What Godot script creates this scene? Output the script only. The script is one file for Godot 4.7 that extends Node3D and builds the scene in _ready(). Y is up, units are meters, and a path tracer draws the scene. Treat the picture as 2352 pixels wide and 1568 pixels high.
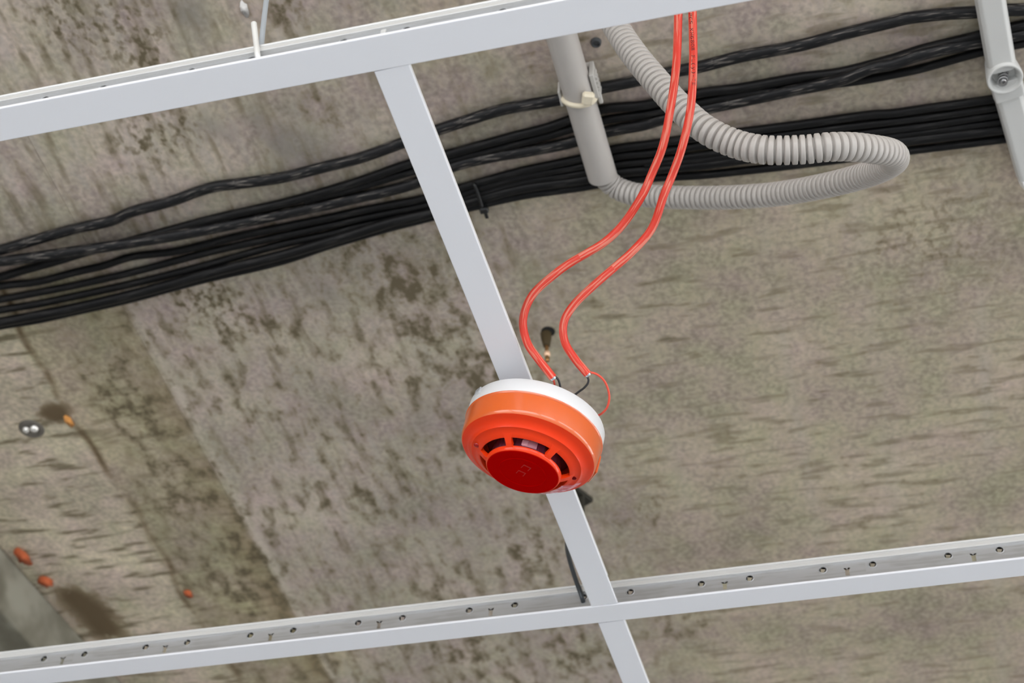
extends Node3D
# A fire detector hanging from a bare suspended-ceiling grid under a raw concrete slab.
# World: y up, metres, camera 1.65 m above the floor, grid faces at GY, underside of the slab at SY.

const IMG_W := 2352.0
const IMG_H := 1568.0
const FOCAL := 3589.076          # focal length in pixels
const EYE := 1.65
const GH := 0.84362              # grid above the eye
const SH := 1.26362              # slab above the eye
const GY := EYE + GH
const SY := EYE + SH
const ZA := -0.5031              # near runner
const ZB := -1.1031              # far runner
const TEX := 2048
const TX0 := -1.35               # slab texture: world x, z of its corner and its size
const TZ0 := -2.10
const TS := 1.8

var cam_basis: Basis
var M := {}

func _ready():
	# ---------- camera, sky, light, exposure
	cam_basis = Basis.from_euler(Vector3(0.81281235, 0.29298215, 0.06812829))
	var cam := Camera3D.new()
	cam.name = "camera"
	cam.fov = rad_to_deg(2.0 * atan(IMG_H / 2.0 / FOCAL))
	cam.near = 0.05
	cam.far = 100.0
	var at := CameraAttributesPhysical.new()
	at.frustum_focal_length = 12.0 / tan(deg_to_rad(cam.fov) / 2.0)
	at.frustum_focus_distance = 1.16
	at.frustum_near = 0.05
	at.frustum_far = 100.0
	at.exposure_aperture = 9.5
	cam.attributes = at
	cam.transform = Transform3D(cam_basis, Vector3(0, EYE, 0))
	add_child(cam)
	cam.fov = rad_to_deg(2.0 * atan(IMG_H / 2.0 / FOCAL))
	var we := WorldEnvironment.new()
	we.name = "world_environment"
	var env := Environment.new()
	var sky := Sky.new()
	var sm := ProceduralSkyMaterial.new()
	sm.sky_top_color = Color(0.79, 0.83, 0.88)
	sm.sky_horizon_color = Color(0.96, 0.965, 0.97)
	sm.ground_horizon_color = Color(0.79, 0.79, 0.79)
	sm.ground_bottom_color = Color(0.665, 0.665, 0.665)
	sm.sky_energy_multiplier = 2.2
	sm.ground_energy_multiplier = 2.2
	sky.sky_material = sm
	env.background_mode = Environment.BG_SKY
	env.sky = sky
	env.tonemap_mode = Environment.TONE_MAPPER_LINEAR
	env.tonemap_exposure = 1.55
	env.sdfgi_enabled = true
	env.ssao_enabled = true
	env.ssil_enabled = true
	we.environment = env
	add_child(we)
	materials()
	shell()
	slab()
	runners()
	hangers()
	conduit()
	black_cables()
	strap()
	detector()
	red_cables()
	slab_fittings()

# ---------- places: a pixel of the photograph's frame to a point of the world
func ray(u: float, v: float) -> Vector3:
	return cam_basis * Vector3((u - IMG_W / 2) / FOCAL, -(v - IMG_H / 2) / FOCAL, -1.0)

func on_plane(u: float, v: float, h: float) -> Vector3:      # on the level plane h above the eye
	var d := ray(u, v)
	return d * (h / d.y) + Vector3(0, EYE, 0)

func on_wall(u: float, v: float, z: float) -> Vector3:       # on the upright plane at z
	var d := ray(u, v)
	return d * (z / d.z) + Vector3(0, EYE, 0)

func at_depth(u: float, v: float, depth: float) -> Vector3:
	return ray(u, v) * depth + Vector3(0, EYE, 0)

# ---------- naming
func tag(o: Node, label: String, category: String, group := ""):
	o.set_meta("label", label)
	o.set_meta("category", category)
	if group != "":
		o.set_meta("group", group)

func numbered(called: String, parent: Node) -> String:
	var n := called
	var k := 0
	while parent.has_node(NodePath(n)):
		k += 1
		n = "%s_%03d" % [called, k]
	return n

func thing(called: String, label: String, category: String, where := Vector3.ZERO, group := "") -> Node3D:
	var o := Node3D.new()
	o.name = numbered(called, self)
	o.position = where
	add_child(o, true)
	tag(o, label, category, group)
	return o

func obj(called: String, st, mat: Material, parent: Node = null) -> MeshInstance3D:
	var p: Node = parent if parent else self
	var o := MeshInstance3D.new()
	o.name = numbered(called, p)
	if st is SurfaceTool:
		o.mesh = (st as SurfaceTool).commit()
	else:
		o.mesh = st
	o.material_override = mat
	o.cast_shadow = GeometryInstance3D.SHADOW_CASTING_SETTING_ON
	p.add_child(o, true)
	return o

func structure(o: Node) -> Node:
	o.set_meta("kind", "structure")
	return o

# ---------- shapes
func mb() -> SurfaceTool:
	var st := SurfaceTool.new()
	st.begin(Mesh.PRIMITIVE_TRIANGLES)
	return st

func vert(st: SurfaceTool, p: Vector3, n: Vector3, uv: Vector2):
	st.set_normal(n)
	st.set_uv(uv)
	st.set_uv2(uv * 5.3)
	st.add_vertex(p)

func tri(st: SurfaceTool, a: Vector3, b: Vector3, c: Vector3, na: Vector3, nb: Vector3, nc: Vector3, ua := Vector2.ZERO, ub := Vector2.ZERO, uc := Vector2.ZERO):
	var x := (b - a).cross(c - a)
	if x.dot(na + nb + nc) > 0.0:
		vert(st, a, na, ua); vert(st, c, nc, uc); vert(st, b, nb, ub)
	else:
		vert(st, a, na, ua); vert(st, b, nb, ub); vert(st, c, nc, uc)

func quad(st: SurfaceTool, a: Vector3, b: Vector3, c: Vector3, d: Vector3, n: Vector3):
	tri(st, a, b, c, n, n, n, Vector2(a.x, a.z), Vector2(b.x, b.z), Vector2(c.x, c.z))
	tri(st, a, c, d, n, n, n, Vector2(a.x, a.z), Vector2(c.x, c.z), Vector2(d.x, d.z))

# a box given by its axes (half vectors), chamfered along all edges
func box(st: SurfaceTool, c: Vector3, hx: Vector3, hy: Vector3, hz: Vector3, ch := 0.0):
	var ax := [hx, hy, hz]
	var un := [hx.normalized(), hy.normalized(), hz.normalized()]
	for i in 3:
		var j := (i + 1) % 3
		var k := (i + 2) % 3
		for s in [-1.0, 1.0]:
			var f: Vector3 = c + ax[i] * s
			var pj: Vector3 = ax[j] - un[j] * ch
			var pk: Vector3 = ax[k] - un[k] * ch
			quad(st, f - pj - pk, f + pj - pk, f + pj + pk, f - pj + pk, un[i] * s)
	if ch <= 0.0:
		return
	for i in 3:
		var j := (i + 1) % 3
		var k := (i + 2) % 3
		for sj in [-1.0, 1.0]:
			for sk in [-1.0, 1.0]:
				var a: Vector3 = c + ax[j] * sj + (ax[k] - un[k] * ch) * sk
				var b: Vector3 = c + (ax[j] - un[j] * ch) * sj + ax[k] * sk
				var e: Vector3 = ax[i] - un[i] * ch
				quad(st, a - e, a + e, b + e, b - e, (un[j] * sj + un[k] * sk).normalized())
	for si in [-1.0, 1.0]:
		for sj in [-1.0, 1.0]:
			for sk in [-1.0, 1.0]:
				var o: Vector3 = c + ax[0] * si + ax[1] * sj + ax[2] * sk
				var d0: Vector3 = un[0] * ch * si
				var d1: Vector3 = un[1] * ch * sj
				var d2: Vector3 = un[2] * ch * sk
				var n: Vector3 = (d0 + d1 + d2).normalized()
				tri(st, o - d1 - d2, o - d0 - d2, o - d0 - d1, n, n, n)

func abox(st: SurfaceTool, c: Vector3, size: Vector3, ch := 0.0):
	box(st, c, Vector3(size.x / 2, 0, 0), Vector3(0, size.y / 2, 0), Vector3(0, 0, size.z / 2), ch)

func smooth_path(ctrl: Array, sub: int) -> Array:
	var out := []
	var n := ctrl.size()
	for i in n - 1:
		var p0: Vector3 = ctrl[maxi(i - 1, 0)]
		var p1: Vector3 = ctrl[i]
		var p2: Vector3 = ctrl[i + 1]
		var p3: Vector3 = ctrl[mini(i + 2, n - 1)]
		var t0 := 0.0
		var t1 := t0 + sqrt(maxf(p0.distance_to(p1), 1e-5))
		var t2 := t1 + sqrt(maxf(p1.distance_to(p2), 1e-5))
		var t3 := t2 + sqrt(maxf(p2.distance_to(p3), 1e-5))
		for k in sub:
			var t := lerpf(t1, t2, float(k) / sub)
			var a1 := p0 * ((t1 - t) / (t1 - t0)) + p1 * ((t - t0) / (t1 - t0))
			var a2 := p1 * ((t2 - t) / (t2 - t1)) + p2 * ((t - t1) / (t2 - t1))
			var a3 := p2 * ((t3 - t) / (t3 - t2)) + p3 * ((t - t2) / (t3 - t2))
			var b1 := a1 * ((t2 - t) / (t2 - t0)) + a2 * ((t - t0) / (t2 - t0))
			var b2 := a2 * ((t3 - t) / (t3 - t1)) + a3 * ((t - t1) / (t3 - t1))
			out.append(b1 * ((t2 - t) / (t2 - t1)) + b2 * ((t - t1) / (t2 - t1)))
	out.append(ctrl[n - 1])
	return out

func resample(path: Array, step: float) -> Array:
	var out := [path[0]]
	var need := step
	for i in path.size() - 1:
		var a: Vector3 = path[i]
		var b: Vector3 = path[i + 1]
		var l := a.distance_to(b)
		var pos := 0.0
		while l - pos >= need:
			pos += need
			out.append(a.lerp(b, pos / l))
			need = step
		need -= l - pos
	out.append(path[path.size() - 1])
	return out

func frames(path: Array) -> Array:        # [tangent, normal, binormal] carried along the path
	var out := []
	var n := path.size()
	var nn := Vector3.ZERO
	for i in n:
		var t: Vector3 = (path[mini(i + 1, n - 1)] - path[maxi(i - 1, 0)]).normalized()
		if i == 0:
			nn = Vector3.DOWN
		nn = (nn - t * nn.dot(t)).normalized()
		out.append([t, nn, t.cross(nn)])
	return out

# a tube; rad is one number or one per point; slope tilts the normals where the radius changes
func tube(st: SurfaceTool, path: Array, rad, sides: int, flat := 1.0, cap := true):
	var fr := frames(path)
	var n := path.size()
	var rings := []
	var s := 0.0
	for i in n:
		if i > 0:
			s += (path[i] as Vector3).distance_to(path[i - 1])
		var r: float = rad if not rad is Array else rad[i]
		var dr := 0.0
		if rad is Array:
			var i0 := maxi(i - 1, 0)
			var i1 := mini(i + 1, n - 1)
			dr = (rad[i1] - rad[i0]) / maxf((path[i1] as Vector3).distance_to(path[i0]), 1e-6)
		var ring := []
		for k in sides + 1:
			var a := TAU * k / sides
			var d: Vector3 = fr[i][1] * cos(a) * flat + fr[i][2] * sin(a)
			var nd: Vector3 = (fr[i][1] * cos(a) / flat + fr[i][2] * sin(a)).normalized()
			ring.append([path[i] + d * r, (nd - fr[i][0] * dr).normalized(), Vector2(s * 4.0, float(k) / sides)])
		rings.append(ring)
	for i in n - 1:
		for k in sides:
			var a = rings[i][k]
			var b = rings[i][k + 1]
			var c = rings[i + 1][k + 1]
			var d = rings[i + 1][k]
			tri(st, a[0], b[0], c[0], a[1], b[1], c[1], a[2], b[2], c[2])
			tri(st, a[0], c[0], d[0], a[1], c[1], d[1], a[2], c[2], d[2])
	if cap:
		for e in [0, n - 1]:
			var nv: Vector3 = fr[e][0] * (-1.0 if e == 0 else 1.0)
			for k in sides:
				tri(st, path[e], rings[e][k][0], rings[e][k + 1][0], nv, nv, nv)

# a lathed profile [[r, y], ...] about an axis; corners sharper than 35 degrees stay sharp
func lathe(st: SurfaceTool, prof: Array, seg: int, b := Basis.IDENTITY, o := Vector3.ZERO, a0 := 0.0, a1 := TAU):
	var n := prof.size()
	var sn := []
	for i in n - 1:
		var d := Vector2(prof[i + 1][0] - prof[i][0], prof[i + 1][1] - prof[i][1]).normalized()
		sn.append(Vector2(d.y, -d.x))
	for i in n - 1:
		var n0: Vector2 = sn[i]
		var n1: Vector2 = sn[i]
		if i > 0 and sn[i - 1].dot(sn[i]) > 0.8:
			n0 = (sn[i - 1] + sn[i]).normalized()
		if i < n - 2 and sn[i + 1].dot(sn[i]) > 0.8:
			n1 = (sn[i + 1] + sn[i]).normalized()
		for k in seg:
			var p0 := a0 + (a1 - a0) * k / seg
			var p1 := a0 + (a1 - a0) * (k + 1) / seg
			var q := []
			for e in [[i, p0, n0], [i, p1, n0], [i + 1, p1, n1], [i + 1, p0, n1]]:
				var r: float = prof[e[0]][0]
				var y: float = prof[e[0]][1]
				var ca := cos(e[1])
				var sa := sin(e[1])
				q.append([o + b * Vector3(r * ca, y, r * sa), b * Vector3(e[2].x * ca, e[2].y, e[2].x * sa), Vector2(e[1] / TAU, y * 10.0)])
			if prof[i][0] > 1e-6:
				tri(st, q[0][0], q[1][0], q[2][0], q[0][1], q[1][1], q[2][1], q[0][2], q[1][2], q[2][2])
			if prof[i + 1][0] > 1e-6:
				tri(st, q[0][0], q[2][0], q[3][0], q[0][1], q[2][1], q[3][1], q[0][2], q[2][2], q[3][2])

# a profile of (side, height) points swept straight from a to b; side points along "side"
func sweep(st: SurfaceTool, prof: Array, a: Vector3, b: Vector3, side: Vector3, up := Vector3.UP):
	var n := prof.size()
	var area := 0.0
	for i in n:
		area += prof[i].x * prof[(i + 1) % n].y - prof[(i + 1) % n].x * prof[i].y
	var sg := 1.0 if area > 0 else -1.0
	for i in n:
		var p: Vector2 = prof[i]
		var q: Vector2 = prof[(i + 1) % n]
		var d := (q - p).normalized() * sg
		var nv := (side * d.y - up * d.x).normalized()
		var e0 := side * p.x + up * p.y
		var e1 := side * q.x + up * q.y
		var l := a.distance_to(b)
		tri(st, a + e0, b + e0, b + e1, nv, nv, nv, Vector2(0, p.y * 30), Vector2(l * 4, p.y * 30), Vector2(l * 4, q.y * 30 + p.x * 9))
		tri(st, a + e0, b + e1, a + e1, nv, nv, nv, Vector2(0, p.y * 30), Vector2(l * 4, q.y * 30 + p.x * 9), Vector2(0, q.y * 30 + p.x * 9))
	var poly := PackedVector2Array(prof)
	var ix := Geometry2D.triangulate_polygon(poly)
	var t := (b - a).normalized()
	for i in range(0, ix.size(), 3):
		for e in [[a, -t], [b, t]]:
			tri(st, e[0] + side * poly[ix[i]].x + up * poly[ix[i]].y, e[0] + side * poly[ix[i + 1]].x + up * poly[ix[i + 1]].y, e[0] + side * poly[ix[i + 2]].x + up * poly[ix[i + 2]].y, e[1], e[1], e[1])

func rounded(pts: Array, r: float, steps := 4) -> Array:     # round the corners of a polygon
	var out := []
	var n := pts.size()
	for i in n:
		var p: Vector2 = pts[i]
		var a: Vector2 = (pts[(i + n - 1) % n] - p)
		var b: Vector2 = (pts[(i + 1) % n] - p)
		var rr := minf(r, minf(a.length(), b.length()) * 0.45)
		var s := p + a.normalized() * rr
		var e := p + b.normalized() * rr
		for k in steps + 1:
			var t := float(k) / steps
			out.append(s * (1 - t) * (1 - t) + p * 2 * t * (1 - t) + e * t * t)
	return out

# ---------- materials
func mat(c: Color, rough: float, metal := 0.0) -> StandardMaterial3D:
	var m := StandardMaterial3D.new()
	m.albedo_color = c
	m.roughness = rough
	m.metallic = metal
	return m

func noise(freq: float, oct: int, sd: int, kind := FastNoiseLite.TYPE_SIMPLEX_SMOOTH) -> FastNoiseLite:
	var f := FastNoiseLite.new()
	f.noise_type = kind
	f.frequency = freq
	f.seed = sd
	f.fractal_type = FastNoiseLite.FRACTAL_FBM
	f.fractal_octaves = oct
	return f

func noise_bytes(f: FastNoiseLite, w: int, h: int, size: int) -> PackedByteArray:
	var im := f.get_image(w, h, false, false, true)
	im.convert(Image.FORMAT_L8)
	if w != size or h != size:
		im.resize(size, size, Image.INTERPOLATE_CUBIC)
	return im.get_data()

# a worn surface: base colour, a second colour where streaky noise passes a threshold; u runs along
func worn(base: Color, dust: Color, lo: float, hi: float, w: int, h: int, freq: float, sd: int, most := 1.0) -> ImageTexture:
	var n := 512
	var a := noise_bytes(noise(freq, 4, sd), w, h, n)
	var b := noise_bytes(noise(0.012, 3, sd + 7), n, n, n)
	var out := PackedByteArray()
	out.resize(n * n * 3)
	for i in n * n:
		var v := (a[i] * 0.6 + b[i] * 0.4) / 255.0
		var t := smoothstep(lo, hi, v) * most
		var c := base.lerp(dust, t)
		out[i * 3] = int(c.r * 255)
		out[i * 3 + 1] = int(c.g * 255)
		out[i * 3 + 2] = int(c.b * 255)
	var im := Image.create_from_data(n, n, false, Image.FORMAT_RGB8, out)
	im.generate_mipmaps()
	return ImageTexture.create_from_image(im)

func materials():
	M.white_steel = mat(Color(0.915, 0.92, 0.94), 0.38)
	M.galvanized = mat(Color.WHITE, 0.42, 0.6)
	M.galvanized.albedo_texture = worn(Color(0.74, 0.745, 0.75), Color(0.695, 0.695, 0.695), 0.4, 0.7, 64, 512, 0.05, 5)
	M.zinc = mat(Color(0.855, 0.855, 0.85), 0.34, 0.3)
	M.wire = mat(Color(0.74, 0.77, 0.80), 0.4, 0.4)
	M.dark_steel = mat(Color(0.20, 0.19, 0.16), 0.6, 0.3)
	M.dark_wire = mat(Color(0.30, 0.32, 0.34), 0.45, 0.6)
	M.grey_pvc = mat(Color(0.695, 0.675, 0.655), 0.5)
	M.flex_pvc = mat(Color(0.70, 0.68, 0.66), 0.42)
	M.tie_cream = mat(Color(0.87, 0.83, 0.74), 0.45)
	M.clip_white = mat(Color(0.74, 0.73, 0.71), 0.5)
	M.strap = mat(Color(0.80, 0.80, 0.79), 0.42)
	M.strap_tip = mat(Color(0.93, 0.93, 0.93), 0.4)
	M.black = mat(Color.WHITE, 0.45)
	M.black.metallic_specular = 0.32
	M.black.albedo_texture = worn(Color(0.045, 0.045, 0.05), Color(0.16, 0.155, 0.15), 0.54, 0.75, 96, 512, 0.04, 21)
	M.black_dusty = mat(Color.WHITE, 0.45)
	M.black_dusty.metallic_specular = 0.35
	M.black_dusty.albedo_texture = worn(Color(0.07, 0.07, 0.075), Color(0.40, 0.38, 0.36), 0.53, 0.74, 220, 512, 0.04, 33)
	M.tie_black = mat(Color(0.05, 0.055, 0.06), 0.45)
	M.red_sheath = mat(Color.WHITE, 0.42)
	M.red_sheath.albedo_texture = worn(Color(0.845, 0.22, 0.15), Color(0.88, 0.56, 0.48), 0.50, 0.63, 300, 512, 0.02, 55, 0.8)
	M.red_wire = mat(Color(0.90, 0.33, 0.25), 0.4)
	M.black_wire = mat(Color(0.20, 0.20, 0.21), 0.4)
	M.foil = mat(Color(0.80, 0.86, 0.90), 0.2, 1.0)
	M.ink = mat(Color(0.20, 0.06, 0.06), 0.6)
	M.cover_orange = mat(Color(0.83, 0.36, 0.11), 0.3)
	M.cover_orange.clearcoat_enabled = true
	M.cover_orange.clearcoat = 0.8
	M.cover_orange.clearcoat_roughness = 0.05
	M.insert = mat(Color(0.90, 0.70, 0.74), 0.15)
	M.film = mat(Color(0.95, 0.50, 0.66, 0.30), 0.03)
	M.film.transparency = BaseMaterial3D.TRANSPARENCY_ALPHA
	M.detector_red = mat(Color(0.89, 0.215, 0.03), 0.3)
	M.detector_red.metallic_specular = 0.3
	M.detector_red.clearcoat_enabled = true
	M.detector_red.clearcoat = 0.3
	M.detector_red.clearcoat_roughness = 0.06
	M.cap_red = mat(Color(0.69, 0.0, 0.0), 0.5)
	M.cap_red.metallic_specular = 0.06
	M.base_white = mat(Color(0.84, 0.84, 0.845), 0.4)
	M.chamber = mat(Color(0.42, 0.02, 0.04), 0.5)
	M.chamber.metallic_specular = 0.2
	M.sleeve = mat(Color(0.75, 0.45, 0.6, 0.08), 0.04)
	M.sleeve.transparency = BaseMaterial3D.TRANSPARENCY_ALPHA
	M.clear = mat(Color(0.9, 0.92, 0.95, 0.3), 0.1)
	M.clear.transparency = BaseMaterial3D.TRANSPARENCY_ALPHA
	M.lens = mat(Color(0.60, 0.03, 0.02), 0.1)
	M.emblem = mat(Color(0.70, 0.05, 0.03), 0.45)
	M.brass = mat(Color(0.62, 0.47, 0.30), 0.35, 0.8)
	M.rust = mat(Color(0.27, 0.22, 0.12), 0.7, 0.3)
	M.screw = mat(Color(0.62, 0.62, 0.62), 0.3, 0.9)
	M.chrome = mat(Color(0.88, 0.87, 0.85), 0.25, 0.7)
	M.hole = mat(Color(0.10, 0.10, 0.09), 0.9)
	M.foam = mat(Color(0.74, 0.37, 0.21), 0.85)
	M.foam_pale = mat(Color(0.86, 0.60, 0.32), 0.8)
	M.floor = mat(Color(0.79, 0.79, 0.785), 0.8)
	M.wall = mat(Color(0.70, 0.69, 0.67), 0.85)
	M.concrete = mat(Color(0.66, 0.62, 0.57), 0.9)
	M.beam = mat(Color.WHITE, 0.9)
	M.beam.uv1_triplanar = true
	M.beam.uv1_world_triplanar = true
	M.beam.uv1_scale = Vector3(1.6, 1.6, 1.6)
	M.beam.albedo_texture = worn(Color(0.56, 0.55, 0.50), Color(0.38, 0.365, 0.31), 0.25, 0.8, 512, 512, 0.012, 91)
	M.paint = mat(Color(0.85, 0.84, 0.83), 0.7)
	slab_textures()

# the slab's colour and relief, laid out in metres of slab: cloudy cement, formwork grain, moss-brown mottling
func slab_textures():
	var n := TEX
	var lo := 256
	var ma := Image.create(lo, lo, false, Image.FORMAT_RGBA8)      # mottling, cool clouds, grain along x, scrapes along z
	var mc := Image.create(lo, lo, false, Image.FORMAT_RGBA8)      # tone, warmth, specks, soft blobs
	var spots := []
	for s in stains():
		var p := on_plane(s[0], s[1], SH)
		var q := on_plane(s[0] + s[2], s[1], SH)
		var r := p.distance_to(q)
		spots.append([(p.x - TX0) / TS * lo, (p.z - TZ0) / TS * lo, r / TS * lo, s[3], s[4]])
	for y in lo:
		for x in lo:
			var wx := TX0 + TS * (x + 0.5) / lo
			var wz := TZ0 + TS * (y + 0.5) / lo
			var right := smoothstep(-0.38, -0.2, wx)
			var first := 1.0 - smoothstep(-0.90, -0.875, wx)
			var band := smoothstep(-0.90, -0.88, wx) * (1.0 - smoothstep(-0.77, -0.74, wx))
			var near := smoothstep(-1.0, -0.85, wz)
			band *= 1.0 - near
			var mid := (1.0 - right) * (1.0 - first) * (1.0 - band)
			var a := [0.62 * mid * (1 - near) + 0.80 * band * smoothstep(-0.875, -0.82, wx + 0.25 * smoothstep(-1.2, -1.6, wz)) + 0.25 * right, 0.12 * mid, 0.5 * right + 1.0 * first * (1 - near) + 0.5 * band, mid * (0.60 + 0.3 * near * smoothstep(-0.5, -0.6, wx))]
			var c := [0.5 + 0.10 * first * (1 - near) - 0.06 * band, 0.35 * first * (1 - near) + 0.75 * band + 0.4 * right * (1 - near), 0.25 * mid + 0.15 * right, 0.0]
			for s in spots:
				var d: float = Vector2(x - s[0], y - s[1]).length() / s[2]
				if d < 2.0:
					var g: float = exp(-d * d * 1.6) * s[4]
					match s[3]:
						"m": a[0] += g
						"c": a[1] += g
						"g": a[2] += g
						"z": a[3] += g
						"t": c[0] += g
						"w": c[1] += g
						"s": c[2] += g
						"k": c[3] += g
			ma.set_pixel(x, y, Color(clampf(a[0], 0, 1), clampf(a[1], 0, 1), clampf(a[2], 0, 1), clampf(a[3], 0, 1)))
			mc.set_pixel(x, y, Color(clampf(c[0], 0, 1), clampf(c[1], 0, 1), clampf(c[2], 0, 1), clampf(c[3], 0, 1)))
	ma.resize(n, n, Image.INTERPOLATE_BILINEAR)
	mc.resize(n, n, Image.INTERPOLATE_BILINEAR)
	var da := ma.get_data()
	var dc := mc.get_data()
	var cloud := noise_bytes(noise(0.008, 5, 3), 1024, 1024, n)
	var spot := noise_bytes(noise(0.034, 5, 11), n, 1200, n)
	var cool := noise_bytes(noise(0.016, 5, 17), 1024, 1024, n)
	var hue := noise_bytes(noise(0.022, 3, 19), 1024, 1024, n)
	var fine := noise_bytes(noise(0.10, 3, 23), n, n, n)
	var speck := noise_bytes(noise(0.075, 4, 29), n, 1500, n)
	var gx := noise_bytes(noise(0.050, 5, 31), 430, n, n)
	var gz := noise_bytes(noise(0.040, 4, 37), n, 260, n)
	# pale runs of cement milk and the brown crack, by column
	var pale := []
	var ridge := []
	var olive := []
	for x in n:
		var wx := TX0 + TS * (x + 0.5) / n
		var v := 0.0
		for q in [[-0.052, 0.007, 0.55], [0.160, 0.008, 0.7], [-0.20, 0.010, 0.4], [0.045, 0.014, 0.35], [-0.66, 0.012, 0.35], [-0.45, 0.02, 0.25]]:
			v += q[2] * exp(-pow((wx - q[0]) / q[1], 2.0))
		pale.append(v)
		ridge.append(exp(-pow((wx + 0.748) / 0.0055, 2.0)))
		olive.append(smoothstep(-0.815, -0.762, wx) * (1.0 - smoothstep(-0.760, -0.755, wx)))
	var out := PackedByteArray()
	out.resize(n * n * 3)
	var hn := n / 2
	var hgt := PackedByteArray()
	hgt.resize(hn * hn)
	for y in n:
		var wob := 0.006 * sin(y * 0.013) + 0.003 * sin(y * 0.047 + 1.0)
		for x in n:
			var i := y * n + x
			var j := i * 4
			var f := fine[i] / 255.0 - 0.5
			var cl := cloud[i] / 255.0 - 0.5
			var b := spot[i] / 255.0 - 0.5
			var mm: float = da[j] / 255.0
			var mott := clampf((b + 0.5 * f + 0.35 * cl - 0.12 + 0.22 * mm) * 2.3, 0.0, 1.0) * mm
			var cg: float = da[j + 1] / 255.0
			if cg > 0.0:
				cg *= clampf((cool[i] / 255.0 - 0.5 + 0.15 * cg + 0.4 * f) * 3.5, 0.0, 1.0)
			var g: float = clampf((gx[i] / 255.0 - 0.595 + 0.22 * f + 0.35 * cl) * 4.2, 0.0, 1.0) * da[j + 2] / 255.0
			var zr := gz[i] / 255.0 + 0.12 * f
			var zz: float = da[j + 3] / 255.0
			var zd: float = clampf((zr - 0.545 + 0.55 * b) * 3.0, 0.0, 1.0) * zz
			var zl: float = clampf((0.40 - zr) * 5.0, 0.0, 1.0) * zz
			var sm: float = dc[j + 2] / 255.0
			var sp := clampf((speck[i] / 255.0 - 0.60 + 0.12 * sm + 0.3 * f + 0.2 * cl + 0.2 * b) * 3.2, 0.0, 1.0) * sm
			var tone := 1.02 + 0.28 * cl + 0.34 * f + 0.16 * b + (dc[j] / 255.0 - 0.5) * 0.7
			var warm := dc[j + 1] / 255.0
			var hu := clampf((hue[i] / 255.0 - 0.5) * 2.2, -1.0, 1.0)
			var dk := dc[j + 3] / 255.0
			dk = dk * clampf((dk + b * 0.9 + f * 0.5 - 0.30) * 3.0, 0.0, 1.0)
			var wx := TX0 + TS * x / n
			var cr := (wx + 0.887 + wob) / 0.0042
			if absf(cr) < 3.0:
				dk = maxf(dk, exp(-cr * cr) * clampf(0.55 + 1.6 * cl + 1.2 * b, 0.0, 0.95))
			var red := (176.0 - 2.0 * warm) * tone + 3.0 * hu
			var grn := (164.0 - 2.0 * warm) * tone - 2.5 * hu
			var blu := (150.0 - 16.0 * warm) * tone + 5.0 * hu
			var t := minf(0.8, zl * 0.4 + pale[x] * clampf(0.35 + 1.5 * cl + b + 0.5 * f, 0.0, 1.0) * 0.7)
			red += (187.0 - red) * t; grn += (180.0 - grn) * t; blu += (171.0 - blu) * t
			var far := clampf((TEX * 0.62 - y) / 180.0, 0.0, 1.0)
			t = far * ridge[x] * clampf(0.6 + 1.2 * cl + 0.5 * f, 0.1, 0.95)
			red += (206.0 - red) * t; grn += (196.0 - grn) * t; blu += (180.0 - blu) * t
			t = far * olive[x] * clampf(0.35 + 1.0 * cl + 0.6 * b, 0.0, 0.6)
			red += (128.0 - red) * t; grn += (112.0 - grn) * t; blu += (80.0 - blu) * t
			t = cg * 0.62
			red += (128.0 - red) * t; grn += (123.0 - grn) * t; blu += (117.0 - blu) * t
			t = minf(0.92, mott * 0.84 + g * 0.72 + zd * 0.55 + sp * 0.80)
			red += (94.0 - red) * t; grn += (84.0 - grn) * t; blu += (62.0 - blu) * t
			red += (98.0 - red) * dk; grn += (82.0 - grn) * dk; blu += (58.0 - blu) * dk
			out[i * 3] = int(clampf(red, 0, 255))
			out[i * 3 + 1] = int(clampf(grn, 0, 255))
			out[i * 3 + 2] = int(clampf(blu, 0, 255))
			if (x | y) & 1 == 0:
				hgt[(y / 2) * hn + x / 2] = int(clampf(190.0 + 60.0 * f + 40.0 * cl - 90.0 * t, 0, 255))
	var im := Image.create_from_data(n, n, false, Image.FORMAT_RGB8, out)
	im.generate_mipmaps()
	var ih := Image.create_from_data(hn, hn, false, Image.FORMAT_L8, hgt)
	ih.generate_mipmaps()
	var m := mat(Color.WHITE, 0.88)
	m.albedo_texture = ImageTexture.create_from_image(im)
	m.heightmap_enabled = true
	m.heightmap_texture = ImageTexture.create_from_image(ih)
	m.heightmap_scale = 0.12
	M.slab = m

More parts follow.
